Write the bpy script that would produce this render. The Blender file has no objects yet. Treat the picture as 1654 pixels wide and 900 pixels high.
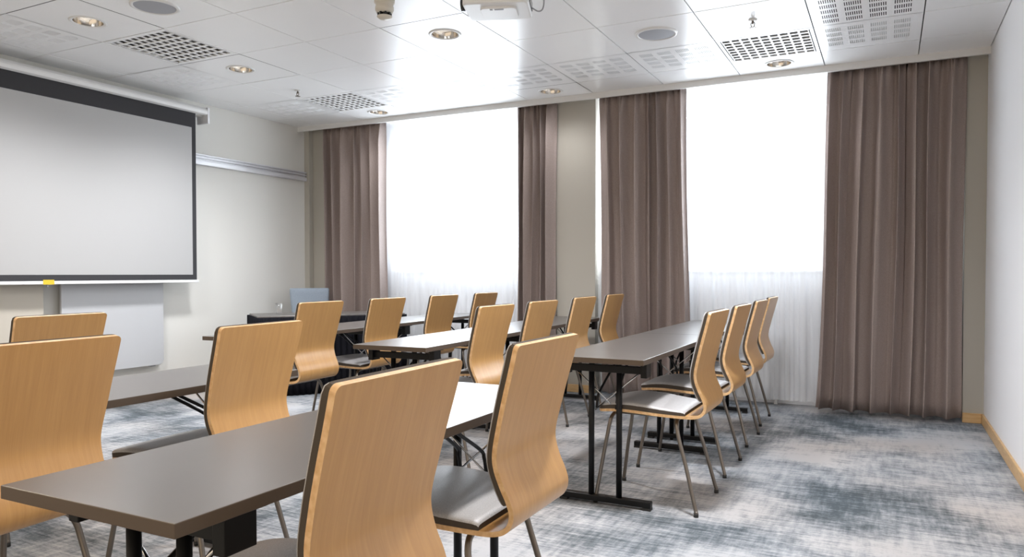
import bpy, bmesh, math, random
from mathutils import Vector, Matrix
random.seed(7)
PI = math.pi
S = bpy.context.scene
COL = S.collection

# ------------------------------------------------------------------ camera
cam_data = bpy.data.cameras.new('camera')
cam = bpy.data.objects.new('camera', cam_data)
COL.objects.link(cam)
cam.location = (0, 0, 1.14)
cam.rotation_euler = (math.radians(90 - 1.2), 0, math.radians(26.9))
cam_data.sensor_width = 36
cam_data.lens = 1198 / 1654 * 36
cam_data.shift_y = 17.1 / 1654
cam_data.clip_start = 0.05
S.camera = cam

# ------------------------------------------------------------------ world, light, exposure
S.view_settings.view_transform = 'Standard'
S.view_settings.look = 'None'
S.view_settings.exposure = 0.80
S.view_settings.gamma = 1
S.view_settings.use_curve_mapping = False
W = bpy.data.worlds.new('daylight_and_fill'); S.world = W
W.use_nodes = True
wb = W.node_tree.nodes['Background']
# bright cool daylight outside the windows (+Y), warm fill added at the open end behind (-Y)
_n, _l = W.node_tree.nodes, W.node_tree.links
_tc = _n.new('ShaderNodeTexCoord'); _sp = _n.new('ShaderNodeSeparateXYZ'); _rp = _n.new('ShaderNodeValToRGB')
_l.new(_tc.outputs['Generated'], _sp.inputs[0])
_mr = _n.new('ShaderNodeMapRange'); _mr.inputs[1].default_value = -1; _mr.inputs[2].default_value = 1
_l.new(_sp.outputs[1], _mr.inputs[0]); _l.new(_mr.outputs[0], _rp.inputs[0])
_rp.color_ramp.elements[0].position = .45; _rp.color_ramp.elements[0].color = (.40, .335, .26, 1)
_rp.color_ramp.elements[1].position = .6; _rp.color_ramp.elements[1].color = (.29, .325, .36, 1)
_l.new(_rp.outputs[0], wb.inputs[0]); wb.inputs[1].default_value = 2.0

ZC = 2.80          # ceiling height
YW = 6.62          # face of the pillars on the window wall
YR = 6.86          # back of the window recesses
XL, XR = -6.0, 0.655
YB = -1.6


def area_light(name, loc, rot, sx, sy, power, color):
    d = bpy.data.lights.new(name, 'AREA'); d.shape = 'RECTANGLE'
    d.size = sx; d.size_y = sy; d.energy = power; d.color = color
    o = bpy.data.objects.new(name, d); COL.objects.link(o)
    o.location = loc; o.rotation_euler = rot
    return o


WIN = [(-4.94, -2.98), (-2.52, -0.20)]
WZ0, WZ1 = 1.20, 2.64
SKY0 = 1.21      # the bright sky starts above the parapet level outside
for a, b in WIN:
    area_light('window_daylight', ((a + b) / 2, 7.35, (SKY0 + 2.66) / 2), (-PI / 2, 0, 0),
               b - a + .7, 2.66 - SKY0, 112, (0.84, 0.92, 1.0))


# ------------------------------------------------------------------ materials
def mat(name, color=(.5, .5, .5), rough=.5, metal=0., spec=.5, **kw):
    m = bpy.data.materials.new(name); m.use_nodes = True
    b = m.node_tree.nodes['Principled BSDF']
    b.inputs['Base Color'].default_value = (*color, 1)
    b.inputs['Roughness'].default_value = rough
    b.inputs['Metallic'].default_value = metal
    b.inputs['Specular IOR Level'].default_value = spec
    for k, v in kw.items():
        b.inputs[k].default_value = v
    return m


def nodes(m):
    return m.node_tree.nodes, m.node_tree.links, m.node_tree.nodes['Principled BSDF']


def noise(m, scale, vec_scale=(1, 1, 1), detail=4, rough=.5, distortion=0, rand=False):
    n, l, b = nodes(m)
    tc = n.new('ShaderNodeTexCoord'); mp = n.new('ShaderNodeMapping')
    mp.inputs['Scale'].default_value = vec_scale
    l.new(tc.outputs['Object'], mp.inputs['Vector'])
    if rand:
        oi = n.new('ShaderNodeObjectInfo'); ml = n.new('ShaderNodeMath'); ml.operation = 'MULTIPLY'
        ml.inputs[1].default_value = 37.
        l.new(oi.outputs['Random'], ml.inputs[0])
        cx = n.new('ShaderNodeCombineXYZ')
        for i in range(3): l.new(ml.outputs[0], cx.inputs[i])
        l.new(cx.outputs[0], mp.inputs['Location'])
    t = n.new('ShaderNodeTexNoise')
    t.inputs['Scale'].default_value = scale; t.inputs['Detail'].default_value = detail
    t.inputs['Roughness'].default_value = rough; t.inputs['Distortion'].default_value = distortion
    l.new(mp.outputs[0], t.inputs['Vector'])
    return t.outputs['Fac']


def ramp(m, fac, stops):
    n, l, b = nodes(m)
    r = n.new('ShaderNodeValToRGB')
    el = r.color_ramp.elements
    el[0].position, el[0].color = stops[0][0], (*stops[0][1], 1)
    el[1].position, el[1].color = stops[-1][0], (*stops[-1][1], 1)
    for p, c in stops[1:-1]:
        e = el.new(p); e.color = (*c, 1)
    l.new(fac, r.inputs[0])
    return r.outputs[0]


def math_node(m, op, a, bb, c=None, clamp=False):
    n, l, b = nodes(m)
    q = n.new('ShaderNodeMath'); q.operation = op; q.use_clamp = clamp
    for i, v in enumerate([a, bb] + ([c] if c is not None else [])):
        if isinstance(v, (int, float)): q.inputs[i].default_value = v
        else: l.new(v, q.inputs[i])
    return q.outputs[0]


def bump(m, h, strength=.2, dist=.01):
    n, l, b = nodes(m)
    q = n.new('ShaderNodeBump'); q.inputs['Strength'].default_value = strength
    q.inputs['Distance'].default_value = dist
    l.new(h, q.inputs['Height']); l.new(q.outputs[0], b.inputs['Normal'])


M = {}
# beech plywood
m = M['wood'] = mat('beech_plywood', rough=.30, spec=.6)
f1 = noise(m, 6, (9, .8, .55), 6, .6, .3, True)
f2 = noise(m, 26, (9, .45, .3), 3, .6, 0, True)
f = math_node(m, 'ADD', math_node(m, 'MULTIPLY', f1, .6), math_node(m, 'MULTIPLY', f2, .4))
nodes(m)[1].new(ramp(m, f, [(.25, (.49, .262, .092)), (.52, (.56, .31, .112)), (.75, (.62, .355, .136))]), nodes(m)[2].inputs['Base Color'])
bump(m, f2, .03, .002)
# plywood edge, made paler to paint in the light on the top edges
m = M['ply_edge'] = mat('plywood_edge', rough=.45)
f = noise(m, 60, (1, 1, 1), 2)
nodes(m)[1].new(ramp(m, f, [(.3, (.64, .38, .17)), (.7, (.80, .54, .29))]), nodes(m)[2].inputs['Base Color'])
# upholstery
m = M['fabric'] = mat('grey_upholstery', rough=.44, spec=.8)
f = noise(m, 420, (1, 1, 1), 2, .6)
nodes(m)[1].new(ramp(m, f, [(.3, (.30, .29, .29)), (.7, (.50, .49, .485))]), nodes(m)[2].inputs['Base Color'])
bump(m, f, .25, .002)
M['fabric_side'] = mat('dark_taupe_cushion_side', (.075, .060, .047), .75, spec=.2)  # cushion sides and underside coloured darker than the top
m = M['blue_fabric'] = mat('blue_grey_upholstery', rough=.85, spec=.2)
f = noise(m, 300, (1, 1, 1), 2, .6)
nodes(m)[1].new(ramp(m, f, [(.3, (.27, .32, .38)), (.7, (.37, .43, .50))]), nodes(m)[2].inputs['Base Color'])
M['steel'] = mat('satin_bronze_steel_tube', (.20, .175, .15), .32, .85)
M['chrome'] = mat('chromed_rod', (.6, .6, .6), .2, 1.)
M['black_metal'] = mat('black_powder_coat', (.0045, .0045, .005), .40, 0, .28)
M['rubber'] = mat('black_rubber', (.02, .02, .02), .7)
# laminate
m = M['laminate'] = mat('taupe_grey_laminate', rough=.30, spec=1.0, IOR=1.85)
f = noise(m, 5, (1, 1, 1), 3)
nodes(m)[1].new(ramp(m, f, [(.3, (.088, .077, .068)), (.7, (.10, .088, .078))]), nodes(m)[2].inputs['Base Color'])
f = noise(m, 500, (1, 1, 1), 2); bump(m, f, .04, .001)
M['lam_edge'] = mat('taupe_edge_band', (.085, .058, .038), .4)
# ceiling tiles
m = M['tile'] = mat('white_metal_ceiling_tile', (.94, .945, .95), .27, 0, .5)
f = noise(m, 1.6, (1, 1, 1), 2); bump(m, f, .06, .05)
M['tile_void'] = mat('dark_ceiling_void', (.02, .02, .02), .9)
M['duct'] = mat('grey_duct_interior', (.09, .085, .08), .9)
M['felt'] = mat('pale_acoustic_felt', (.60, .61, .61), .9)
M['grid'] = mat('ceiling_gap_grey', (.10, .10, .10), .8)
M['white_trim'] = mat('white_painted_trim', (.72, .71, .69), .4)
M['white_plastic'] = mat('white_plastic', (.75, .75, .74), .35)
M['grille'] = mat('grey_speaker_mesh', (.36, .37, .40), .6)
M['chrome_reflector'] = mat('polished_reflector', (.62, .59, .55), .14, 1.)
# walls
def wall_mat(name, c, r=.75):
    m = mat(name, c, r, spec=.25)
    f = noise(m, 140, (1, 1, 1), 3); bump(m, f, .05, .003)
    return m
M['wall_screen'] = wall_mat('cream_wall_paint', (.77, .76, .715))
M['wall_beige'] = wall_mat('warm_beige_wall_paint', (.48, .455, .40))
M['wall_white'] = wall_mat('white_wall_paint', (.90, .905, .92))
M['base_wood'] = mat('pine_baseboard', rough=.4)
m = M['base_wood']
f = noise(m, 12, (1, 1, 8), 4)
nodes(m)[1].new(ramp(m, f, [(.3, (.60, .37, .16)), (.7, (.72, .49, .25))]), nodes(m)[2].inputs['Base Color'])
# curtains
m = M['curtain'] = mat('taupe_brown_curtain', rough=.6, spec=.35)
f = noise(m, 260, (1, 1, .35), 2)
nodes(m)[1].new(ramp(m, f, [(.3, (.31, .25, .227)), (.7, (.385, .315, .288))]), nodes(m)[2].inputs['Base Color'])
# sheer
m = M['sheer'] = bpy.data.materials.new('white_voile'); m.use_nodes = True
n_, l_ = m.node_tree.nodes, m.node_tree.links
n_.remove(n_['Principled BSDF'])
out = n_['Material Output']
tr = n_.new('ShaderNodeBsdfTransparent'); tl = n_.new('ShaderNodeBsdfTranslucent'); df = n_.new('ShaderNodeBsdfDiffuse')
tl.inputs[0].default_value = (.93, .93, .94, 1); df.inputs[0].default_value = (.93, .94, .96, 1)
a1 = n_.new('ShaderNodeMixShader'); a1.inputs[0].default_value = .86
l_.new(tl.outputs[0], a1.inputs[1]); l_.new(df.outputs[0], a1.inputs[2])
a2 = n_.new('ShaderNodeMixShader'); a2.inputs[0].default_value = .62
l_.new(tr.outputs[0], a2.inputs[1]); l_.new(a1.outputs[0], a2.inputs[2])
l_.new(a2.outputs[0], out.inputs[0])
# window pane
m = M['pane'] = bpy.data.materials.new('window_glass'); m.use_nodes = True
n_, l_ = m.node_tree.nodes, m.node_tree.links
n_.remove(n_['Principled BSDF'])
out = n_['Material Output']
tr = n_.new('ShaderNodeBsdfTransparent'); gl = n_.new('ShaderNodeBsdfGlossy'); gl.inputs['Roughness'].default_value = .02
a1 = n_.new('ShaderNodeMixShader'); a1.inputs[0].default_value = .06
l_.new(tr.outputs[0], a1.inputs[1]); l_.new(gl.outputs[0], a1.inputs[2]); l_.new(a1.outputs[0], out.inputs[0])
# drinking glass
m = M['thin_glass'] = M['pane'].copy(); m.name = 'thin_clear_glass'
m.node_tree.nodes['Mix Shader'].inputs[0].default_value = .22
M['glass'] = mat('clear_glass', (1, 1, 1), .02, 0, .5, **{'Transmission Weight': 1.0, 'IOR': 1.45})
# projection screen
M['screen_white'] = mat('matte_screen_white', (.465, .465, .462), .85, spec=.1)
M['screen_black'] = mat('matte_screen_black', (.05, .05, .054), .8, spec=.2)
M['whiteboard'] = mat('whiteboard_enamel', (.55, .56, .575), .3)
M['alu'] = mat('white_aluminium_profile', (.68, .68, .70), .3, .2)
M['yellow'] = mat('yellow_tape', (.75, .52, .03), .5)
M['black_cloth'] = mat('black_table_skirt', (.006, .006, .009), .85, spec=.15)
M['lens'] = mat('dark_lens', (.01, .01, .01), .15)
M['lamp_glow'] = mat('lamp_bulb', (.9, .9, .88), .4)
b_ = nodes(M['lamp_glow'])[2]
b_.inputs['Emission Color'].default_value = (1, .86, .70, 1); b_.inputs['Emission Strength'].default_value = .2
# carpet
m = M['carpet'] = mat('distressed_grey_blue_carpet', rough=.92, spec=.12)
big = noise(m, 1.15, (1, 1.2, 1), 5, .62, .25)
sx = noise(m, 5.5, (1, 9, 1), 4, .65)       # streaks running along X
sy = noise(m, 4.0, (8, 1, 1), 4, .65)       # streaks running along Y
fine = noise(m, 90, (.5, 1.6, 1), 3, .7)
v = math_node(m, 'MULTIPLY', big, 1.5)
v = math_node(m, 'ADD', v, math_node(m, 'MULTIPLY', sx, .62))
v = math_node(m, 'ADD', v, math_node(m, 'MULTIPLY', sy, .45))
v = math_node(m, 'ADD', v, math_node(m, 'MULTIPLY', fine, .40))
v = math_node(m, 'MULTIPLY', v, 1 / 2.97)
c1 = ramp(m, v, [(.405, (.080, .098, .112)), (.45, (.165, .188, .21)), (.495, (.295, .318, .345)), (.55, (.455, .47, .492))])
warm = noise(m, .7, (1, 1, 1), 2, .5)  # brownish tint of the warm shading painted into random areas
n_, l_, b_ = nodes(m)
mx = n_.new('ShaderNodeMix'); mx.data_type = 'RGBA'; mx.blend_type = 'MULTIPLY'
l_.new(ramp(m, warm, [(.42, (1, 1, 1)), (.62, (1.0, .90, .82))]), mx.inputs[7]); l_.new(c1, mx.inputs[6]); mx.inputs[0].default_value = 1
l_.new(mx.outputs[2], b_.inputs['Base Color'])
bump(m, fine, .35, .004)


# ------------------------------------------------------------------ mesh helpers
class MB:
    def __init__(s): s.v, s.f, s.m, s.sm = [], [], [], []
    def add(s, vs, fs, mi=0, smooth=False):
        o = len(s.v); s.v += [tuple(p) for p in vs]
        for f in fs:
            s.f.append([i + o for i in f]); s.m.append(mi); s.sm.append(smooth)
    def box(s, x0, x1, y0, y1, z0, z1, mi=0, T=None):
        vs = [Vector((x, y, z)) for z in (z0, z1) for y in (y0, y1) for x in (x0, x1)]
        if T is not None: vs = [T @ p for p in vs]
        s.add(vs, [(0, 2, 3, 1), (4, 5, 7, 6), (0, 1, 5, 4), (2, 6, 7, 3), (0, 4, 6, 2), (1, 3, 7, 5)], mi)
    def tube(s, pts, r, n=12, mi=0, sx=1., cap=True):
        pts = [Vector(p) for p in pts]; rings = []
        up = None
        for i, p in enumerate(pts):
            d = (pts[min(i + 1, len(pts) - 1)] - pts[max(i - 1, 0)]).normalized()
            if up is None:
                up = Vector((0, 1, 0)) if abs(d.y) < .9 else Vector((1, 0, 0))
            a = (up - d * up.dot(d)).normalized(); up = a; b = d.cross(a)
            rr = r[i] if isinstance(r, (list, tuple)) else r
            rings.append([p + a * math.cos(2 * PI * k / n) * rr + b * math.sin(2 * PI * k / n) * rr * sx for k in range(n)])
        vs = [q for rg in rings for q in rg]; fs = []
        for i in range(len(rings) - 1):
            for k in range(n):
                fs.append((i * n + k, i * n + (k + 1) % n, (i + 1) * n + (k + 1) % n, (i + 1) * n + k))
        s.add(vs, fs, mi, True)
        if cap:
            o = len(s.v) - len(vs)
            s.f.append([o + k for k in range(n)][::-1]); s.m.append(mi); s.sm.append(False)
            s.f.append([o + (len(rings) - 1) * n + k for k in range(n)]); s.m.append(mi); s.sm.append(False)
    def lathe(s, prof, n=32, mi=0, c=(0, 0, 0), smooth=True):
        vs = [(c[0] + r * math.cos(2 * PI * k / n), c[1] + r * math.sin(2 * PI * k / n), c[2] + z) for r, z in prof for k in range(n)]
        fs = [(i * n + k, i * n + (k + 1) % n, (i + 1) * n + (k + 1) % n, (i + 1) * n + k) for i in range(len(prof) - 1) for k in range(n)]
        s.add(vs, fs, mi, smooth)
    def grid(s, P, mi=0, smooth=True, flip=False):
        nr, nc = len(P), len(P[0])
        vs = [q for r in P for q in r]
        fs = []
        for i in range(nr - 1):
            for j in range(nc - 1):
                q = (i * nc + j, i * nc + j + 1, (i + 1) * nc + j + 1, (i + 1) * nc + j)
                fs.append(q[::-1] if flip else q)
        s.add(vs, fs, mi, smooth)
    def build(s, name, mats, parent=None, bevel=0, seg=2, autosmooth=False, merge=False):
        me = bpy.data.meshes.new(name)
        me.from_pydata([tuple(p) for p in s.v], [], s.f)
        if not isinstance(mats, (list, tuple)): mats = [mats]
        for q in mats: me.materials.append(q)
        for p, mi, sm in zip(me.polygons, s.m, s.sm):
            p.material_index = mi; p.use_smooth = sm
        bm = bmesh.new(); bm.from_mesh(me)
        if merge: bmesh.ops.remove_doubles(bm, verts=bm.verts, dist=1e-5)
        bmesh.ops.recalc_face_normals(bm, faces=bm.faces)
        bm.to_mesh(me); bm.free()
        o = bpy.data.objects.new(name, me); COL.objects.link(o)
        if parent is not None: o.parent = parent
        if bevel:
            b = o.modifiers.new('bevel', 'BEVEL'); b.width = bevel; b.segments = seg; b.limit_method = 'ANGLE'
            b.angle_limit = math.radians(40)
        return o


def tag(o, label=None, cat=None, group=None, kind=None):
    if label: o['label'] = label
    if cat: o['category'] = cat
    if group: o['group'] = group
    if kind: o['kind'] = kind
    return o


def thing(name, label, cat, loc=(0, 0, 0), rz=0, group=None):
    o = bpy.data.objects.new(name, None); COL.objects.link(o)
    o.empty_display_size = .1
    o.location = loc; o.rotation_euler = (0, 0, rz)
    return tag(o, label, cat, group)


def struct(name, mb, mats, parent=None, **k):
    o = mb.build(name, mats, parent, **k)
    if parent is None: o['kind'] = 'structure'
    return o


def copy_tree(src, parent=None):
    c = src.copy(); COL.objects.link(c)
    if parent is not None: c.parent = parent
    for ch in list(src.children): copy_tree(ch, c)
    return c


def dup(src, label, loc, rz=0, group=None):
    c = copy_tree(src); c.location = loc; c.rotation_euler = (0, 0, rz); c['label'] = label
    if group: c['group'] = group
    return c


def rounded_rect_prism(mb, x0, x1, y0, y1, z0, z1, r, mi=0, n=5, axes='xyz'):
    pts = []
    for cx, cy, a0 in ((x1 - r, y1 - r, 0), (x0 + r, y1 - r, 90), (x0 + r, y0 + r, 180), (x1 - r, y0 + r, 270)):
        for k in range(n + 1):
            a = math.radians(a0 + 90 * k / n)
            pts.append((cx + r * math.cos(a), cy + r * math.sin(a)))
    N = len(pts)
    vs = [(*p, z0) for p in pts] + [(*p, z1) for p in pts]
    if axes == 'yzx': vs = [(c, a, b) for a, b, c in vs]
    fs = [tuple(range(N))[::-1], tuple(range(N, 2 * N))] + [(i, (i + 1) % N, N + (i + 1) % N, N + i) for i in range(N)]
    mb.add(vs, fs, mi)


def catmull(P, sub):
    P = [Vector(p) for p in P]; out = []
    for i in range(len(P) - 1):
        p0 = P[i - 1] if i else P[0] * 2 - P[1]
        p1, p2 = P[i], P[i + 1]
        p3 = P[i + 2] if i + 2 < len(P) else P[-1] * 2 - P[-2]
        for k in range(sub):
            t = k / sub
            out.append(.5 * ((2 * p1) + (p2 - p0) * t + (2 * p0 - 5 * p1 + 4 * p2 - p3) * t * t + (3 * p1 - p0 - 3 * p2 + p3) * t ** 3))
    out.append(P[-1])
    return out


# ------------------------------------------------------------------ room shell
mb = MB(); mb.box(XL - .1, XR + .1, YB, YR + .1, -.08, 0)
struct('floor', mb, M['carpet'])
mb = MB(); mb.box(XL - .12, XL, YB, YW + .1, 0, ZC + .2)
struct('wall_left', mb, M['wall_screen'])
mb = MB(); mb.box(XR, XR + .12, YB, YW + .1, 0, ZC + .2)
struct('wall_right', mb, M['wall_white'])
# window wall: three pillars in front of the recessed wall with two openings
PILL = [(XL, -5.74), (-2.93, -2.475), (.515, XR)]
mb = MB()
for a, b in PILL: mb.box(a, b, YW, YR + .12, 0, ZC + .2)
mb.box(XL, -5.93, YW - .07, YW, 0, ZC)      # narrow corner pilaster
segs = [(-5.74, -2.93, WIN[0]), (-2.475, .515, WIN[1])]
mbp = mb; mb = MB()
for a, b, (w0, w1) in segs:
    w0 = max(w0, a); w1 = min(w1, b)
    w0c, w1c = max(w0, a), min(w1, b)
    mb.box(a, b, YR, YR + .12, 0, WZ0); mb.box(a, b, YR, YR + .12, WZ1, ZC + .2)
    if w0c - a > .001: mb.box(a, w0c, YR, YR + .12, WZ0, WZ1)
    if b - w1c > .001: mb.box(w1c, b, YR, YR + .12, WZ0, WZ1)
struct('wall_window_side', mbp, M['wall_beige'])
struct('wall_recess', mb, M['wall_white'])
for k, (a, b, (w0, w1)) in enumerate(segs):
    w0 = max(w0, a); w1 = min(w1, b)
    e = bpy.data.objects.new('window_%d' % (k + 1), None); COL.objects.link(e); e['kind'] = 'structure'
    e.location = ((w0 + w1) / 2, YR + .06, WZ0)
    mb = MB(); hw = (w1 - w0) / 2; H = WZ1 - WZ0; t = .05
    mb.box(-hw, hw, -.03, .03, 0, t); mb.box(-hw, hw, -.03, .03, H - t, H)
    mb.box(-hw, -hw + t, -.03, .03, t, H - t); mb.box(hw - t, hw, -.03, .03, t, H - t)
    mb.build('window_frame', M['white_trim'], e)
    mb = MB(); mb.box(-hw + t, hw - t, -.004, .004, t, H - t); mb.build('window_pane', M['pane'], e)
    mb = MB(); mb.box(-hw - .02, hw + .02 - (.04 if k else 0), -.13, -.06, -.045, -.005)
    mb.build('window_sill', M['white_trim'], e, bevel=.006)

# baseboards
mb = MB()
mb.box(XR - .016, XR, YB, YW, 0, .075)
struct('baseboard_right', mb, M['base_wood'], bevel=.004)
mb = MB()
for a, b in ((-2.93, -2.475), (.515, XR - .016)): mb.box(a, b, YW - .016, YW, 0, .075)
struct('baseboard_window_side', mb, M['base_wood'], bevel=.004)
mb = MB(); mb.box(XL, XL + .016, YB, YW - .07, 0, .075)
struct('baseboard_left', mb, M['base_wood'], bevel=.004)

K = 1.66 / 1.71
dls = [(-4.86, 3.22, 'round downlight with mirror reflector, nearest above the left part of the screen'),
       (-4.85, 4.54, 'round downlight between the vent by the screen and the left sprinkler'),
       (-2.84, 4.54, 'round downlight in the ceiling centre between smoke detector and projector'),
       (-2.84, 6.40, 'small round downlight in front of the curtain beside the beige pillar'),
       (-4.83, 6.40, 'small round downlight above the left window beside the lattice vent'),
       (-.81, 6.40, 'round downlight above the right window under the lattice vent'),
       (-.80, 3.22, 'added round downlight out of view near the right wall, above the aisle'),  # this and the next three are unseen, added to light the room
       (-2.84, 1.6, 'added round downlight out of view above the front rows'),
       (-4.85, 1.6, 'added round downlight out of view left of the front rows'),
       (-.80, 1.0, 'added round downlight out of view above the camera side')]
# ceiling of metal cassettes
TX0, TP = -3.085, .6545
TY0 = 5.41
GAP = .0035
mb = MB()
rng = random.Random(3)


def tilt_box(mb, x0, x1, y0, y1, mi=0, rr=.0009):
    a, b = rng.uniform(-rr, rr), rng.uniform(-rr, rr)
    cx, cy = (x0 + x1) / 2, (y0 + y1) / 2
    vs = []
    for z in (ZC, ZC + .02):
        for y in (y0 + GAP, y1 - GAP):
            for x in (x0 + GAP, x1 - GAP):
                vs.append((x, y, z + abs(a) * 1.0 + (x - cx) * a * 2 + (y - cy) * b * 2))
    mb.add(vs, [(0, 2, 3, 1), (4, 5, 7, 6), (0, 1, 5, 4), (2, 6, 7, 3), (0, 4, 6, 2), (1, 3, 7, 5)], mi)


HOLES = []


def holed(mb, x0, x1, y0, y1, cx, cy, r=.089, n=40):
    x0 += GAP; x1 -= GAP; y0 += GAP; y1 -= GAP
    ins, outs = [], []
    for k in range(n):
        a = 2 * PI * k / n + PI / 4
        dx, dy = math.cos(a), math.sin(a)
        tx = ((x1 - cx) if dx > 0 else (x0 - cx)) / dx if abs(dx) > 1e-9 else 1e9
        ty = ((y1 - cy) if dy > 0 else (y0 - cy)) / dy if abs(dy) > 1e-9 else 1e9
        t_ = min(tx, ty)
        ins.append((cx + dx * r, cy + dy * r, ZC)); outs.append((cx + dx * t_, cy + dy * t_, ZC))
    # square corners
    mb.add(ins + outs, [(k, (k + 1) % n, n + (k + 1) % n, n + k) for k in range(n)], 0)
    for X, Y in ((x0, y0), (x0, y1), (x1, y0), (x1, y1)):
        ad = math.atan2(Y - cy, X - cx)
        k = int(((ad - PI / 4) % (2 * PI)) / (2 * PI / n))
        p, q = outs[k % n], outs[(k + 1) % n]
        if (abs(p[0] - X) > 1e-6 or abs(p[1] - Y) > 1e-6) and (abs(q[0] - X) > 1e-6 or abs(q[1] - Y) > 1e-6):
            mb.add([p, (X, Y, ZC), q], [(0, 1, 2)], 0)


def perforated(mb, x0, x1, y0, y1, bx=4, by=4, nsl=8, mi=0, back=2, backdz=.004, my0=.06, my1=.10):
    """tile cut with blocks of short slots"""
    x0 += GAP; x1 -= GAP; y0 += GAP; y1 -= GAP
    z = ZC
    xs = [x0]; kinds = []
    m_ = .045; bw = (x1 - x0 - 2 * m_) / bx
    xc = [(x0, x0 + m_, 0)]
    for i in range(bx):
        s0 = x0 + m_ + i * bw + bw * .14; s1 = x0 + m_ + (i + 1) * bw - bw * .14
        xc.append((x0 + m_ + i * bw, s0, 0))
        p = (s1 - s0) / nsl
        for k in range(nsl):
            xc.append((s0 + k * p, s0 + k * p + p * .45, 1)); xc.append((s0 + k * p + p * .45, s0 + (k + 1) * p, 0))
        xc.append((s1, x0 + m_ + (i + 1) * bw, 0))
    xc.append((x1 - m_, x1, 0))
    yc = [(y0, y0 + my0, 0)]; bh = (y1 - y0 - my0 - my1) / by
    for i in range(by):
        a = y0 + my0 + i * bh
        yc += [(a, a + bh * .17, 0), (a + bh * .17, a + bh * .83, 1), (a + bh * .83, a + bh, 0)]
    yc.append((y1 - my1, y1, 0))
    for (a, b, h) in yc:
        if not h:
            mb.add([(x0, a, z), (x0, b, z), (x1, b, z), (x1, a, z)], [(0, 1, 2, 3)], mi); continue
        st = x0
        for (c, d, hh) in xc:
            if hh:
                mb.add([(st, a, z), (st, b, z), (c, b, z), (c, a, z)], [(0, 1, 2, 3)], mi)
                mb.add([(c, a, z), (c, b, z), (c, b, z + .002), (c, a, z + .002)], [(0, 1, 2, 3)], mi)
                st = d
        mb.add([(st, a, z), (st, b, z), (x1, b, z), (x1, a, z)], [(0, 1, 2, 3)], mi)
    mb.add([(x0, y0, z + backdz), (x0, y1, z + backdz), (x1, y1, z + backdz), (x1, y0, z + backdz)], [(0, 1, 2, 3)], back)


VENTS = {(-3, -3): 0, (-3, 0): 1, (3, 0): 2}
PERF = {(-4, -4), (-4, -2), (-4, 0), (-2, 0), (-1, 0), (0, 0), (1, 0), (2, 0), (4, 0), (-4, -6)}
SLOT = {(4, -1)}
YEND = 6.455
for i in range(-5, 7):
    x0 = TX0 + i * TP; x1 = x0 + TP
    x0 = max(x0, XL + .002); x1 = min(x1, XR - .002)
    if x1 - x0 < .02: continue
    for j in range(-11, 1):
        y0 = TY0 + j * TP; y1 = y0 + TP
        if j == 0: y1 = 6.03
        y0 = max(y0, YB)
        if y1 - y0 < .02: continue
        k = (i, j)
        if k in VENTS or k in SLOT: continue
        hh = [(a * K, b * K) for a, b, _ in dls if x0 < a * K < x1 and y0 < b * K < y1]
        if hh:
            holed(mb, x0, x1, y0, y1, *hh[0]); continue
        if k in PERF: perforated(mb, x0, x1, y0, y1)
        else: tilt_box(mb, x0, x1, y0, y1)
    hh = [(a * K, b * K) for a, b, _ in dls if x0 < a * K < x1 and 6.03 < b * K < YEND]
    if hh: holed(mb, x0, x1, 6.03, YEND, *hh[0])
    else: tilt_box(mb, x0, x1, 6.03, YEND)
mb.box(XL, XR, YB, YW + .1, ZC + .14, ZC + .18, 1)
mb.box(XL, XR, YW - .05, YR + .1, ZC - .002, ZC + .12, 3)
struct('ceiling', mb, [M['tile'], M['grid'], M['felt'], M['white_trim']])
mb = MB(); mb.box(XL, XR, YEND - .012, YEND + .012, ZC - .052, ZC + .01)
struct('trim_1', mb, M['white_trim'])
mb = MB(); mb.box(XL + .01, XR - .01, YEND + .05, YEND + .075, ZC - .03, ZC - .005)
struct('trim_2', mb, M['alu'])


# ------------------------------------------------------------------ ceiling fittings
def vent(i, j, label):
    x0 = TX0 + i * TP + GAP; y0 = TY0 + j * TP + GAP; L = TP - 2 * GAP
    Ly = L if j < 0 else .62
    t = thing('ceiling_vent', label, 'vent', (x0 + L / 2, y0 + Ly / 2, ZC), 0, 'lattice air vents in the ceiling')
    mb = MB(); h = L / 2; hy = Ly / 2; w = .03
    mb.box(-h, h, -hy, -hy + w, 0, .02); mb.box(-h, h, hy - w, hy, 0, .02)
    mb.box(-h, -h + w, -hy + w, hy - w, 0, .02); mb.box(h - w, h, -hy + w, hy - w, 0, .02)
    mb.build('frame', M['tile'], t)
    mb = MB(); nx, ny = 9, 8
    px = (2 * h - 2 * w) / nx; py = (2 * hy - 2 * w) / ny
    for a in range(nx + 1):
        xx = -h + w + a * px; mb.box(xx - .007, xx + .007, -hy + w, hy - w, 0, .006)
    for b in range(ny + 1):
        yy = -hy + w + b * py; mb.box(-h + w, h - w, yy - .010, yy + .010, 0.0005, .006)
    mb.build('lattice', M['tile'], t)
    mb = MB(); mb.box(-h + w, h - w, -hy + w, hy - w, .045, .048)
    mb.build('duct_void', M['duct'], t)
    return t


vent(-3, -3, 'square lattice ceiling vent above the right end of the projection screen')
vent(-3, 0, 'square lattice ceiling vent above the left window beside a small downlight')
vent(3, 0, 'square lattice ceiling vent above the right window next to the slotted return panel')
x0, y0 = TX0 + 4 * TP, TY0 - TP
t = thing('slotted_return_panel', 'white ceiling panel with blocks of dark slots near the right wall', 'vent', (x0, y0, ZC))
mb = MB(); zc = ZC; ZC = 0.0
perforated(mb, 0, TP, 0, TP, 4, 6, 8, 0, 1, .03, .03, .03); ZC = zc
mb.build('slotted_face', [M['tile'], M['tile_void']], t)


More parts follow.
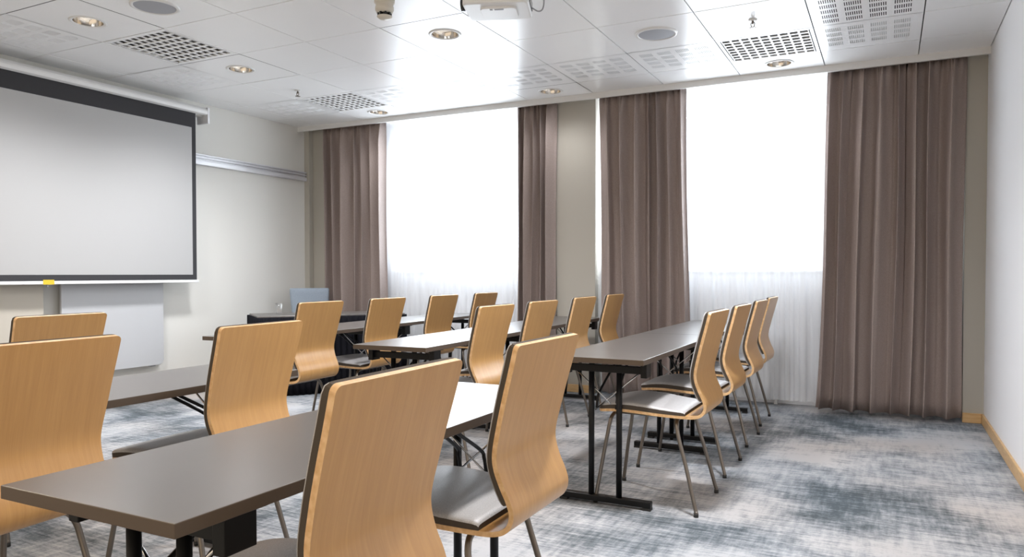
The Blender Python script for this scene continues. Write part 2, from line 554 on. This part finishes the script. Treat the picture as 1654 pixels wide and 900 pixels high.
def downlight_proto():
    t = thing('recessed_downlight', '', 'ceiling light', (0, 0, ZC), 0, 'round recessed downlights')
    mb = MB(); mb.lathe([(.088, .02), (.09, -.001), (.104, -.006), (.112, -.004), (.114, .001)], 40)
    mb.build('trim_ring', M['white_plastic'], t)
    mb = MB(); mb.lathe([(.0895, -.001), (.088, .012), (.082, .035), (.070, .060), (.052, .080), (.034, .090), (.0005, .092)], 40)
    mb.build('reflector', M['chrome_reflector'], t)
    mb = MB()
    mb.tube([(-.055, 0, .040), (.055, 0, .040)], .013, 14); mb.tube([(-.055, .028, .040), (.055, .028, .040)], .013, 14)
    mb.box(-.078, -.055, -.02, .045, .022, .058)
    mb.build('bulb', M['lamp_glow'], t)
    return t


DLP = downlight_proto()
for k, (x, y, lab) in enumerate(dls):
    loc = (x * K, y * K, ZC - .0015)
    if k == 0: DLP['label'] = lab; DLP.location = loc
    else: dup(DLP, lab, loc)
    d = bpy.data.lights.new('downlight_lamp', 'SPOT'); d.energy = 13 if y > 6 else ((200 if x > -1 else 104) if y > 2 else 36); d.color = (.97, .97, 1.0) if y > 2 else (1, .84, .66)
    d.spot_size = math.radians(150); d.spot_blend = .9; d.shadow_soft_size = .14
    lo = bpy.data.objects.new('downlight_lamp', d); COL.objects.link(lo); lo.location = (x * K, y * K, ZC - .03)


def speaker(x, y, label):
    t = thing('ceiling_speaker', label, 'speaker', (x * K, y * K, ZC - .001), 0, 'round ceiling speakers')
    mb = MB(); mb.lathe([(.145, .003), (.143, -.006), (.128, -.011), (.122, -.005)], 48); mb.build('rim', M['white_plastic'], t)
    mb = MB(); mb.lathe([(.123, -.005), (.08, -.009), (.03, -.011), (.0005, -.011)], 48); mb.build('grille', M['grille'], t)


speaker(-4.20, 3.23, 'round grey ceiling speaker beside the left downlight near the screen')
speaker(-1.49, 5.21, 'round grey ceiling speaker above the curtain left of the right window')


def sprinkler(x, y, label):
    t = thing('fire_sprinkler', label, 'sprinkler', (x * K, y * K, ZC), 0, 'ceiling sprinklers')
    mb = MB(); mb.lathe([(.0005, 0), (.028, 0), (.026, -.006), (.010, -.009), (.0005, -.009)], 24); mb.build('escutcheon', M['white_plastic'], t)
    mb = MB(); mb.tube([(0, 0, -.006), (0, 0, -.03)], .007)
    mb.tube([(0, 0, -.012), (.012, 0, -.024), (.010, 0, -.042), (0, 0, -.050)], .003, 8)
    mb.tube([(0, 0, -.012), (-.012, 0, -.024), (-.010, 0, -.042), (0, 0, -.050)], .003, 8)
    mb.build('frame_arms', M['steel'], t)
    mb = MB()
    mb.lathe([(.0005, -.050), (.006, -.050), (.006, -.054), (.0005, -.054)], 16)
    for a in range(10):
        mb.box(.004, .022, -.003, .003, -.054, -.052, 0, Matrix.Rotation(a * 2 * PI / 10, 4, 'Z'))
    mb.build('deflector', M['steel'], t)


sprinkler(-4.93, 5.30, 'small ceiling sprinkler left, in front of the left lattice vent')
sprinkler(-.83, 5.22, 'small ceiling sprinkler right, in front of the right lattice vent')

t = thing('smoke_detector', 'cream stepped smoke detector hanging from the ceiling left of the projector', 'smoke detector', (-2.82 * K, 3.80 * K, ZC))
M['cream'] = mat('aged_cream_plastic', (.62, .58, .50), .4)
mb = MB(); mb.lathe([(.0005, 0), (.062, 0), (.062, -.022), (.056, -.026)], 36); mb.build('base', M['cream'], t)
mb = MB(); mb.lathe([(.056, -.024), (.052, -.040), (.056, -.046), (.056, -.066), (.050, -.070), (.049, -.082), (.0005, -.082)], 36)
mb.build('housing', M['cream'], t)
mb = MB()
for a in range(8):
    mb.box(.034, .043, -.006, .006, -.104, -.082, 0, Matrix.Rotation(a * PI / 4, 4, 'Z'))
mb.lathe([(.030, -.082), (.030, -.104)], 24)
mb.build('sensor_cage', M['lens'], t)
mb = MB(); mb.lathe([(.046, -.102), (.046, -.106), (.030, -.118), (.0005, -.121)], 36); mb.lathe([(.0005, -.1015), (.046, -.102)], 36)
mb.build('cap', M['cream'], t)

# projector under the ceiling
t = thing('ceiling_projector', 'white projector hanging from the ceiling, cut by the top of the frame', 'projector', (-1.93, 3.66, 2.585), math.radians(20))
mb = MB(); rounded_rect_prism(mb, -.19, .17, -.15, .13, 0, .085, .035); mb.build('body', M['white_plastic'], t, bevel=.012, seg=3)
mb = MB(); rounded_rect_prism(mb, -.10, .10, -.10, .06, -.012, .002, .03); mb.build('bottom_cover', M['white_plastic'], t, bevel=.004)
mb = MB(); mb.box(.169, .174, -.09, .06, .02, .065); mb.build('port_panel', M['lens'], t)
mb = MB(); mb.tube([(-.185, -.02, .045), (-.215, -.02, .045)], .035, 24); mb.build('lens', M['lens'], t)
mb = MB(); mb.box(-.02, .03, -.09, -.076, -.0145, -.011); mb.box(-.045, -.03, -.09, -.076, -.0145, -.011); mb.build('latch', M['grille'], t)
mb = MB(); mb.tube([(0, 0, .08), (0, 0, .21)], .022, 20); mb.lathe([(.0005, .205), (.06, .205), (.06, .2135), (.0005, .2135)], 24)
mb.build('mount', M['alu'], t)
mb = MB(); mb.tube(catmull([(.172, .03, .03), (.21, .035, .01), (.235, .04, .03), (.235, .03, .09), (.18, .02, .15), (.05, .0, .165)], 6), .004, 8)
mb.build('cable', M['grille'], t)

# ------------------------------------------------------------------ wall rail, whiteboard, screen
XS = -5.80
t = thing('display_rail', 'white double picture rail running along the cream wall to the corner', 'rail', (XL, 3.6, 2.25))
mb = MB()
mb.box(0.001, .02, -3.0, 2.94, -.055, .05); mb.box(.02, .045, -3.0, 2.94, .036, .05); mb.box(.02, .045, -3.0, 2.94, .008, .018)
mb.build('upper_channel', M['alu'], t, bevel=.002)
mb = MB(); mb.box(.02, .055, -3.0, 2.93, -.055, -.012); mb.build('lower_channel', M['alu'], t, bevel=.004)
t = thing('sliding_whiteboard', 'white board with rounded corner hanging off the wall below the projection screen', 'whiteboard', (-5.93, 4.14, .31))
mb = MB(); rounded_rect_prism(mb, -.47, .47, 0, 1.35, -.012, .012, .05, axes='yzx')
mb.build('panel', M['whiteboard'], t, bevel=.003)
for y in (-.36, .38):
    mb = MB(); mb.box(-.062, -.012, y - .02, y + .02, -.012, .05); mb.build('stand_off', M['grille'], t)
for y in (-.25, .22):
    mb = MB(); mb.box(-.012, -.004, y, y + .03, 1.34, 1.87); mb.build('hanger', M['alu'], t)

t = thing('beige_pinboard', 'beige board hanging left of the whiteboard under the projection screen', 'pinboard', (-5.93, 2.93, .31))
M['pin'] = wall_mat('beige_pinboard_felt', (.56, .52, .45), .9)
mb = MB(); rounded_rect_prism(mb, -.60, .60, 0, 1.35, -.012, .012, .03, axes='yzx')
mb.build('panel', M['pin'], t, bevel=.003)
for y in (-.38, .35):
    mb = MB(); mb.box(-.012, -.004, y, y + .03, 1.34, 1.87); mb.build('hanger', M['alu'], t)
for y in (-.5, .5):
    mb = MB(); mb.box(-.062, -.012, y - .02, y + .02, .02, .08); mb.build('stand_off', M['grille'], t)
t = thing('projection_screen', 'large white pull-down projection screen with black border on the left wall', 'projection screen', (XS, 3.3, 1.07))
ya, yb = -2.0, 1.58
mb = MB(); mb.box(-.0015, .0015, ya, yb, .012, 1.575); mb.build('black_border', M['screen_black'], t)
mb = MB(); mb.box(.0016, .0026, ya + .045, yb - .045, .06, 1.432); mb.build('viewing_surface', M['screen_white'], t)
mb = MB(); mb.box(-.012, .012, ya - .02, yb + .015, -.014, .012); mb.build('bottom_bar', M['white_plastic'], t, bevel=.004)
mb = MB(); rounded_rect_prism(mb, -.16, .03, 1.515, 1.64, ya - .14, yb + .12, .03)
mb = MB()
# housing profile (x,z) extruded along y
prof = [(-.10, 1.64), (.02, 1.64), (.045, 1.615), (.05, 1.60), (.045, 1.575), (.012, 1.565), (.012, 1.58), (-.012, 1.58), (-.012, 1.56), (-.10, 1.56)]
N = len(prof)
vs = [(x, ya - .14, z) for x, z in prof] + [(x, yb + .10, z) for x, z in prof]
mb.add(vs, [tuple(range(N)), tuple(range(N, 2 * N))] + [(i, (i + 1) % N, N + (i + 1) % N, N + i) for i in range(N)])
mb.build('housing', M['white_plastic'], t, bevel=.003)
mb = MB(); mb.box(-.10, .048, yb + .10, yb + .125, 1.49, 1.64); mb.build('end_cap', M['alu'], t, bevel=.004)
for y in (yb - .02, ya + .3):
    mb = MB(); mb.box(-.199, -.10, y, y + .04, 1.56, 1.62); mb.build('wall_bracket', M['alu'], t)
mb = MB(); mb.box(.0125, .0135, .15, .235, -.015, .022); mb.build('yellow_tape', M['yellow'], t)
mb = MB(); mb.tube([(0, .19, -.014), (0, .19, -.035)], .006, 10); mb.build('pull_knob', M['grille'], t)


# ------------------------------------------------------------------ curtains
def curtain(name, mats, x0, x1, xb0, xb1, yc, z0, z1, folds, amp, seed, nx=None, nz=26, th=.0, gather=True, sharp=False):
    r = random.Random(seed)
    nx = nx or folds * 22
    # irregular fold phase
    K_ = 60
    w = [.65 + r.random() * .9 for _ in range(folds)]
    s = sum(w); cum = [0]
    for q in w: cum.append(cum[-1] + q / s)
    am = [.6 + r.random() * .5 for _ in range(folds)]
    ph2 = r.random() * 6
    P = []
    for iz in range(nz + 1):
        tz = iz / nz; row = []
        z = z0 + (z1 - z0) * tz
        xa = xb0 + (x0 - xb0) * tz ** .7; xe = xb1 + (x1 - xb1) * tz ** .7
        for ix in range(nx + 1):
            u = ix / nx
            k = min(folds - 1, max(i for i in range(folds + 1) if cum[i] <= u + 1e-9))
            k = min(k, folds - 1)
            lu = (u - cum[k]) / (cum[k + 1] - cum[k])
            kn = k + 1 if lu > .5 and k + 1 < folds else k
            A = am[k]
            if sharp:
                c = math.cos(2 * PI * lu)
                y = amp * (.35 + .85 * A) * 1.15 * (c if c > 0 else -abs(c) ** .7)
            else:
                c = math.cos(2 * PI * lu)
                y = amp * A * math.copysign(abs(c) ** .8, c)
            y += amp * .2 * math.sin(u * folds * 2.7 + ph2 + tz * 1.3) * (1 - tz * .4)
            y += amp * .07 * math.sin(u * folds * 13 + tz * 5 + seed)
            if gather:
                g = max(0, (tz - .93) / .07)
                y = y * (1 - .45 * g) + amp * .35 * g * math.cos(2 * PI * u * folds * 3)
            xx = xa + (xe - xa) * u + (amp * .42 * math.sin(2 * PI * lu + .9 * math.sin(ph2 + k * 2.1)) if sharp else amp * .2 * math.sin(4 * PI * lu))
            xx += .006 * math.sin(z * 2.1 + u * 9 + seed)
            row.append((xx, yc + y, z))
        P.append(row)
    mb = MB(); mb.grid(P)
    return mb, P


def curtain_obj(nm, label, cat, group, m_, hem, *a, **k):
    t = thing(nm, label, cat, (0, 0, 0), 0, group)
    mb, P = curtain(nm, m_, *a, **k)
    o = mb.build('cloth', m_, t)
    if hem:
        so = o.modifiers.new('thick', 'SOLIDIFY'); so.thickness = .0025
    # place the root at its base
    zb = a[5]; xc = (a[2] + a[3]) / 2; yc = a[4]
    t.location = (xc, yc, zb)
    o.location = (-xc, -yc, -zb)
    return t


CG = 'taupe curtains on the window wall'
YC = 6.535
curtain_obj('curtain', 'taupe brown curtain beside the left corner of the window wall', 'curtain', CG, M['curtain'], True,
            -5.73, -4.86, -5.70, -4.83, YC, .035, 2.79, 7, .044, 11, sharp=True)
curtain_obj('curtain', 'narrow taupe brown curtain left of the beige pillar, right of the left window', 'curtain', CG, M['curtain'], True,
            -3.26, -2.87, -3.28, -2.885, YC, .035, 2.79, 5, .040, 5, sharp=True)
curtain_obj('curtain', 'taupe brown curtain right of the beige pillar, left of the right window', 'curtain', CG, M['curtain'], True,
            -2.405, -1.595, -2.36, -1.53, YC, .035, 2.79, 7, .044, 23, sharp=True)
curtain_obj('curtain', 'widest taupe brown curtain, hanging near the right wall', 'curtain', CG, M['curtain'], True,
            -.46, .505, -.535, .50, YC, .035, 2.79, 8, .046, 31, sharp=True)
SG = 'white voile curtains in front of the windows'
curtain_obj('sheer_curtain', 'white sheer curtain in front of the left window', 'sheer curtain', SG, M['sheer'], False,
            -5.60, -2.945, -5.60, -2.945, 6.665, .06, 2.79, 26, .018, 3)
curtain_obj('sheer_curtain', 'white sheer curtain in front of the right window and radiator', 'sheer curtain', SG, M['sheer'], False,
            -2.46, .44, -2.46, .44, 6.665, .06, 2.79, 28, .018, 9)


# radiators below the windows
def radiator(xa, xb, label):
    t = thing('radiator', label, 'radiator', ((xa + xb) / 2, 6.80, .14), 0, 'radiators under the windows')
    h = (xb - xa) / 2
    mb = MB(); mb.box(-h, h, -.05, .04, 0, .42); mb.build('panel', M['white_trim'], t, bevel=.006)
    mb = MB()
    n = int(h * 2 / .03)
    for k in range(n):
        mb.box(-h + .01 + k * .03, -h + .025 + k * .03, -.045, .035, .4205, .437)
    mb.box(-h, h, -.05, -.045, .4205, .44); mb.box(-h, h, .035, .04, .4205, .44)
    mb.build('top_grille', M['white_trim'], t)
    for fx in (-h + .1, h - .13):
        mb = MB(); mb.box(fx, fx + .03, -.02, .02, -.139, 0); mb.build('foot', M['white_trim'], t)


radiator(-2.1, -.75, 'low white radiator behind the sheer curtain of the right window')
radiator(-4.9, -3.5, 'low white radiator behind the sheer curtain of the left window')


# ------------------------------------------------------------------ chairs
def make_chair():
    t = thing('meeting_chair', '', 'chair', (0, 0, 0), 0, 'plywood chairs in classroom rows')
    prof = catmull([(-.060, .957), (-.043, .89), (-.024, .82), (-.004, .74), (.010, .675), (.009, .635), (-.006, .59), (-.024, .552), (-.034, .517),
                    (-.028, .486), (-.008, .463), (.028, .452), (.08, .450), (.18, .453), (.28, .459), (.37, .462), (.445, .458), (.505, .449)], 5)
    n = len(prof)
    ln = [0]
    for i in range(1, n): ln.append(ln[-1] + (prof[i] - prof[i - 1]).length)
    TL = ln[-1]
    nor = []
    for i in range(n):
        d = (prof[min(i + 1, n - 1)] - prof[max(i - 1, 0)]).normalized()
        nor.append(Vector((-d.y, d.x)))       # towards the sitter / up
    if nor[0].x < 0: nor = [-q for q in nor]
    def hw(s, y, z):
        u = s / TL
        pts = [(0, .212), (.20, .203), (.36, .190), (.47, .187), (.56, .192), (.75, .208), (.9, .208), (1, .200)]
        for (a, p), (b, q) in zip(pts, pts[1:]):
            if u <= b: v = p + (q - p) * (u - a) / (b - a); break
        r0 = .015
        if s < r0: v -= r0 - math.sqrt(max(0, r0 * r0 - (r0 - s) ** 2))
        r1 = .05; e = TL - s
        if e < r1: v -= r1 - math.sqrt(max(0, r1 * r1 - (r1 - e) ** 2))
        return v
    # finer sampling near the ends
    S_ = [0, .0007, .002, .004, .007, .011, .015, .022] + [ln[i] for i in range(n) if ln[i] > .026 and ln[i] < TL - .054] + [TL - .05, TL - .035, TL - .022, TL - .012, TL - .005, TL - .001, TL]
    def at(s):
        for i in range(n - 1):
            if s <= ln[i + 1] + 1e-9:
                k = (s - ln[i]) / (ln[i + 1] - ln[i]); k = min(1, max(0, k))
                return prof[i].lerp(prof[i + 1], k), nor[i].lerp(nor[i + 1], k).normalized()
        return prof[-1], nor[-1]
    def surf(s, u, off, shrink=0.):
        p, q = at(s); w = hw(s, p.x, p.y) - shrink
        return (w * u, p.x + q.x * off, p.y + q.y * off)
    TH = .0135
    cols = [-1, -.8, -.5, -.2, .2, .5, .8, 1]
    out = [[surf(s, u, 0) for u in cols] for s in S_]
    inn = [[surf(s, u, TH) for u in cols] for s in S_]
    mb = MB(); mb.grid(out, 0); mb.grid(inn, 0)
    for c in (0, -1): mb.grid([[r[c] for r in out], [r[c] for r in inn]], 1, False)
    for r in (0, -1): mb.grid([out[r], inn[r]], 1, False)
    shell = mb.build('plywood_shell', [M['wood'], M['ply_edge']], t)
    # cushions laid on the shell
    def pad(sa, sb, th, shr, name, creases=()):
        ns = 34; U = [-1, -.985, -.95, -.88, -.7, -.4, 0, .4, .7, .88, .95, .985, 1]
        top, bot = [], []
        for i in range(ns + 1):
            k = i / ns
            if k < .08: kk = .08 * (1 - math.cos(k / .08 * PI / 2))
            elif k > .92: kk = 1 - .08 * (1 - math.cos((1 - k) / .08 * PI / 2))
            else: kk = k
            s = sa + (sb - sa) * kk
            e = min(s - sa, sb - s)
            fe = .60 + .40 * min(1, (e / .016)) ** .5 if e < .016 else 1
            rt, rb = [], []
            for u in U:
                fu = 1 if abs(u) < .9 else (.62 + .38 * math.sqrt(max(0, 1 - ((abs(u) - .9) / .1) ** 2)))
                dome = (1 + .10 * (1 - u * u)) * (1 if not creases else (.78 + .40 * math.sin(PI * min(1, k * 1.02) ** 1.35)))
                cr = 0
                for cs, cd in creases:
                    cr += cd * math.exp(-((s - cs - .012 * math.sin(u * 2.2)) / .006) ** 2) * (1 - u * u * .7)
                q = surf(s, u, TH + .0006 + th * fe * fu * dome - cr, shr)
                rt.append(q); rb.append(surf(s, u, TH + .0004, shr))
            top.append(rt); bot.append(rb)
        mb = MB(); mb.grid(top, 0)
        for c in (0, -1): mb.grid([[r[c] for r in top], [r[c] for r in bot]], 1, False)
        for r in (0, -1): mb.grid([top[r], bot[r]], 1, False)
        mb.grid(bot, 1)
        return mb.build(name, [M['fabric'], M['fabric_side']], t)
    s_back = next(ln[i] for i in range(n) if prof[i].y < .545)
    s_seat = next(ln[i] for i in range(n) if prof[i].x > .055 and prof[i].y < .47)
    pad(.002, s_back, .022, .0008, 'back_cushion')
    pad(s_seat, TL - .001, .030, .001, 'seat_cushion', ((s_seat + .13, .004), (s_seat + .24, .003)))
    # frame of two bent tubes under the seat
    r = .0095
    mb = MB()
    for y in (.115, .44):
        mb.tube([(-.10, y, .437), (.10, y, .437)], r)
    for x in (-.09, .09): mb.tube([(x, .115, .437), (x, .44, .437)], .007)
    mb.build('seat_frame', M['steel'], t)
    for sx in (-1, 1):
        for (y, yf) in ((.115, .004), (.44, .505)):
            dy = yf - y
            p = catmull([(.08 * sx, y, .437), (.125 * sx, y, .436), (.160 * sx, y + dy * .02, .424), (.180 * sx, y + dy * .09, .39), (.188 * sx, y + dy * .22, .335),
                         (.196 * sx, y + dy * .5, .23), (.214 * sx, y + dy * .94, .045), (.217 * sx, yf, .022), (.218 * sx, yf, .004)], 4)
            mb = MB(); mb.tube(p, r); lg = mb.build('leg', M['steel'], t)
            mb = MB(); mb.tube([(.218 * sx, yf, .018), (.218 * sx, yf, .0)], .0115, 14); mb.build('foot_cap', M['rubber'], lg)
    return t


# (x of the back's top edge, y of its middle, turn in degrees, label)
CH = [
    (-.80, 1.15, -1.7, 'plywood chair largest in the foreground, its backrest in front of the near grey table'),
    (-.83, 1.88, -.5, 'plywood chair at the far end of the near grey table, grey seat in full view'),
    (-2.00, 1.98, -4.0, 'plywood chair left of the near table, tucked at the table before the whiteboard'),
    (-2.00, 1.215, -3.5, 'plywood chair cut by the left edge, behind the near corner of the grey table'),
    (-3.22, 2.01, -4.0, 'plywood chair farthest left, only its upper back seen under the screen and yellow tape'),
    (-3.22, 3.68, -1.8, 'plywood chair right in front of the blue presenter chair, nearest of its row'),
    (-3.27, 4.46, -1.0, 'plywood chair in the back row in front of the left corner curtain, second of four'),
    (-3.31, 5.30, -.6, 'plywood chair in the back row in front of the left sheer curtain, third of four'),
    (-3.35, 6.10, -.5, 'plywood chair at the window end of the row before the black skirted table'),
    (-1.97, 3.72, -1.0, 'plywood chair at the near end of the middle white-glaring table'),
    (-2.01, 4.45, .4, 'plywood chair second along the middle table, in front of the narrow curtain'),
    (-2.05, 5.30, .8, 'plywood chair third along the middle table, in front of the beige pillar'),
    (-2.09, 6.12, -.5, 'plywood chair at the window end of the middle row, against the curtain by the pillar'),
    (-.725, 3.68, .6, 'plywood chair nearest of four at the right-hand table, whole side view'),
    (-.735, 4.42, 1.2, 'plywood chair second of four at the right-hand table'),
    (-.75, 5.23, 1.0, 'plywood chair third of four at the right-hand table'),
    (-.775, 5.97, .6, 'plywood chair at the window end of the right-hand table, beside the radiator'),
]
proto = make_chair()
for k, (x, y, a, lab) in enumerate(CH):
    # chair faces -X: local +y (forward) -> -x
    rz = PI / 2 - math.radians(a)
    rz = PI / 2 - math.radians(a)
    off = -.06
    # top edge local (0,-.06): world = loc + R*(0,-.06)
    lx = x - (-math.sin(rz)) * off; ly = y - math.cos(rz) * off
    if k == 0:
        proto.location = (lx, ly, 0); proto.rotation_euler = (0, 0, rz); proto['label'] = lab
    else: dup(proto, lab, (lx, ly, 0), rz)


# ------------------------------------------------------------------ folding tables
def make_table(L=1.545, Wd=.48):
    t = thing('folding_table', '', 'table', (0, 0, 0), 0, 'grey folding seminar tables')
    h = Wd / 2
    mb = MB(); mb.box(-h, h, -L / 2, L / 2, .714, .74)
    o = mb.build('tabletop', [M['laminate'], M['lam_edge']], t, bevel=.002)
    for p in o.data.polygons:
        if abs(p.normal.z) < .5: p.material_index = 1
    for s in (-1, 1):
        y = s * (L / 2 - .155)
        mb = MB()
        mb.box(-.20, .20, y - .016, y + .016, .655, .690)
        for e in (-1, 1):
            mb.box(e * .205 - .015, e * .205 + .015, y - .038, y + .038, .640, .714)
            mb.box(e * .205 - .022, e * .205 + .022, y - .06, y + .06, .708, .7139)
            mb.box(e * .07 - .012, e * .07 + .012, y - .012, y + .012, .69, .7139)
        mb.build('leg_bracket', M['black_metal'], t, bevel=.002)
        for e in (-1, 1):
            mb = MB(); mb.tube([(e * .072, y, .03), (e * .072, y, .66)], .0145, 16); mb.build('leg', M['black_metal'], t)
        mb = MB(); mb.box(-.235, .235, y - .02, y + .02, .012, .042)
        ft = mb.build('foot_bar', M['black_metal'], t, bevel=.004)
        for e in (-1, 1):
            mb = MB(); mb.box(e * .215 - .02, e * .215 + .02, y - .02, y + .02, 0, .012); mb.build('foot_pad', M['rubber'], ft)
        mb = MB()
        for e in (-1, 1):
            mb.tube(catmull([(e * .05, y - s * .016, .47), (e * .05, y - s * .03, .52), (e * .045, y - s * .06, .56), (e * .03, y - s * .30, .700)], 4), .0065, 8)
        mb.box(-.05, .05, y - s * .30 - .012, y - s * .30 + .012, .698, .7139)
        mb.build('folding_brace', M['black_metal'], t)
        mb = MB()
        mb.tube([(-.17, y - s * .03, .66), (.06, y - s * .02, .46)], .004, 8); mb.tube([(.17, y - s * .03, .66), (-.06, y - s * .02, .46)], .004, 8)
        mb.build('cross_stay', M['chrome'], t)
    return t


TB = [
    (-1.253, .805, 2.35, -1.253, 'dark grey folding table in the foreground, its near corner pointing at the camera'),
    (-1.240, 3.31, 4.850, -1.243, 'grey folding table nearest at right, with the whole black T-foot showing'),
    (-1.245, 4.865, 6.40, -1.25, 'grey folding table at the window end of the right-hand row'),
    (-2.42, .80, 2.345, -2.43, 'grey folding table at left, edge showing under the whiteboard between two chairs'),
    (-2.455, 3.34, 4.870, -2.51, 'folding table in the middle row, white with window glare, near end showing'),
    (-2.51, 4.893, 6.395, -2.56, 'folding table at the window end of the middle row, by the beige pillar'),
    (-3.66, .80, 2.345, -3.66, 'grey folding table hidden behind the two chairs at the left edge'),
    (-3.665, 3.34, 4.870, -3.73, 'folding table in the far row in front of the black skirted table'),
    (-3.73, 4.893, 6.395, -3.80, 'folding table at the window end of the far row, glaring white before the sheer'),
]
tproto = make_table()
for k, (xa, ya, yb, xb, lab) in enumerate(TB):
    loc = ((xa + xb) / 2, (ya + yb) / 2, 0); rz = -math.atan2(xb - xa, yb - ya)
    if k == 0: tproto.location = loc; tproto.rotation_euler = (0, 0, rz); tproto['label'] = lab
    else: dup(tproto, lab, loc, rz)

# ------------------------------------------------------------------ presenter table, chair, glass
A = Vector((-5.13, 4.98)); dL = Vector((.597, .802)); dW = Vector((-.802, .597))
c = A + dL * .70 + dW * .29
rz = math.atan2(dL.y, dL.x)
t = thing('presenter_table', 'presenter table with a black floor-length skirt by the left corner', 'table', (c.x, c.y, 0), rz)
mb = MB(); mb.box(-.70, .70, -.29, .29, .722, .748); mb.build('tabletop', M['laminate'], t, bevel=.003)
# pleated skirt
per = []
def edge(p, q, n):
    for k in range(n):
        per.append((Vector(p).lerp(Vector(q), k / n), (Vector(q) - Vector(p)).normalized()))
edge((-.70, -.29), (.70, -.29), 150); edge((.70, -.29), (.70, .29), 60); edge((.70, .29), (-.70, .29), 150); edge((-.70, .29), (-.70, -.29), 60)
rows = []
for iz in range(9):
    tz = iz / 8; z = .004 + (.735 - .004) * tz; row = []
    for k, (p, d) in enumerate(per + per[:1]):
        nn = Vector((d.y, -d.x)); k2 = k % len(per)
        a = .012 * (1 - .5 * tz) * math.sin(k2 * 2 * PI / 6) + .006
        corner = max(0, 1 - min((p - Vector(cn)).length for cn in ((-.7, -.29), (.7, -.29), (.7, .29), (-.7, .29))) / .06)
        q = p + nn * (a + .004) + nn * corner * .01
        row.append((q.x, q.y, z))
    rows.append(row)
mb = MB(); mb.grid(rows); o = mb.build('skirt', M['black_cloth'], t)
so = o.modifiers.new('thick', 'SOLIDIFY'); so.thickness = .002

t = thing('drinking_glass', 'clear drinking glass standing on the presenter table', 'glass', (A.x + dL.x * .24 + dW.x * .33, A.y + dL.y * .24 + dW.y * .33, .7485))
mb = MB(); mb.lathe([(.0005, 0), (.027, 0), (.029, .004), (.036, .105), (.0345, .105), (.0275, .010), (.0005, .009)], 32); mb.build('tumbler', M['thin_glass'], t)

cc = A + dL * .70 + dW * .92
t = thing('presenter_chair', 'upholstered blue-grey chair behind the black skirted presenter table', 'chair', (cc.x, cc.y, 0), rz)
# local: x along table, +y away from table; chair faces -y
mb = MB()
P = []
bm_ = MB()
def padded(mb, x0, x1, prof, th, mi=0):
    """slab following prof [(y,z,halfwidth)] with rounded faces"""
    n = len(prof); U = [-1, -.97, -.9, -.6, 0, .6, .9, .97, 1]
    fr, bk = [], []
    for i, (y, z, w) in enumerate(prof):
        e = min(i, n - 1 - i); fe = (.5, .85, 1)[min(e, 2)]
        fr.append([(w * u, y - th / 2 * fe * (1 if abs(u) < .95 else (.8 if abs(u) < .99 else .45)), z) for u in U])
        bk.append([(w * u, y + th / 2 * fe * (1 if abs(u) < .95 else (.8 if abs(u) < .99 else .45)), z) for u in U])
    mb.grid(fr, mi); mb.grid(bk, mi)
    for c_ in (0, -1): mb.grid([[r[c_] for r in fr], [r[c_] for r in bk]], mi)
    for r_ in (0, -1): mb.grid([fr[r_], bk[r_]], mi)
padded(mb, 0, 0, [(.20, .46, .165), (.20, .47, .17), (.205, .52, .175), (.22, .65, .185), (.24, .80, .20), (.255, .93, .21), (.258, .968, .21), (.259, .98, .205)], .06)
mb.build('backrest', M['blue_fabric'], t)
mb = MB(); rounded_rect_prism(mb, -.23, .23, -.24, .21, .40, .47, .05); mb.build('seat', M['blue_fabric'], t, bevel=.015, seg=3)
for sx in (-1, 1):
    for sy in (-1, 1):
        mb = MB(); mb.tube([(sx * .19, sy * .18, .41), (sx * .21, sy * .21, 0)], .013); mb.build('leg', M['steel'], t)
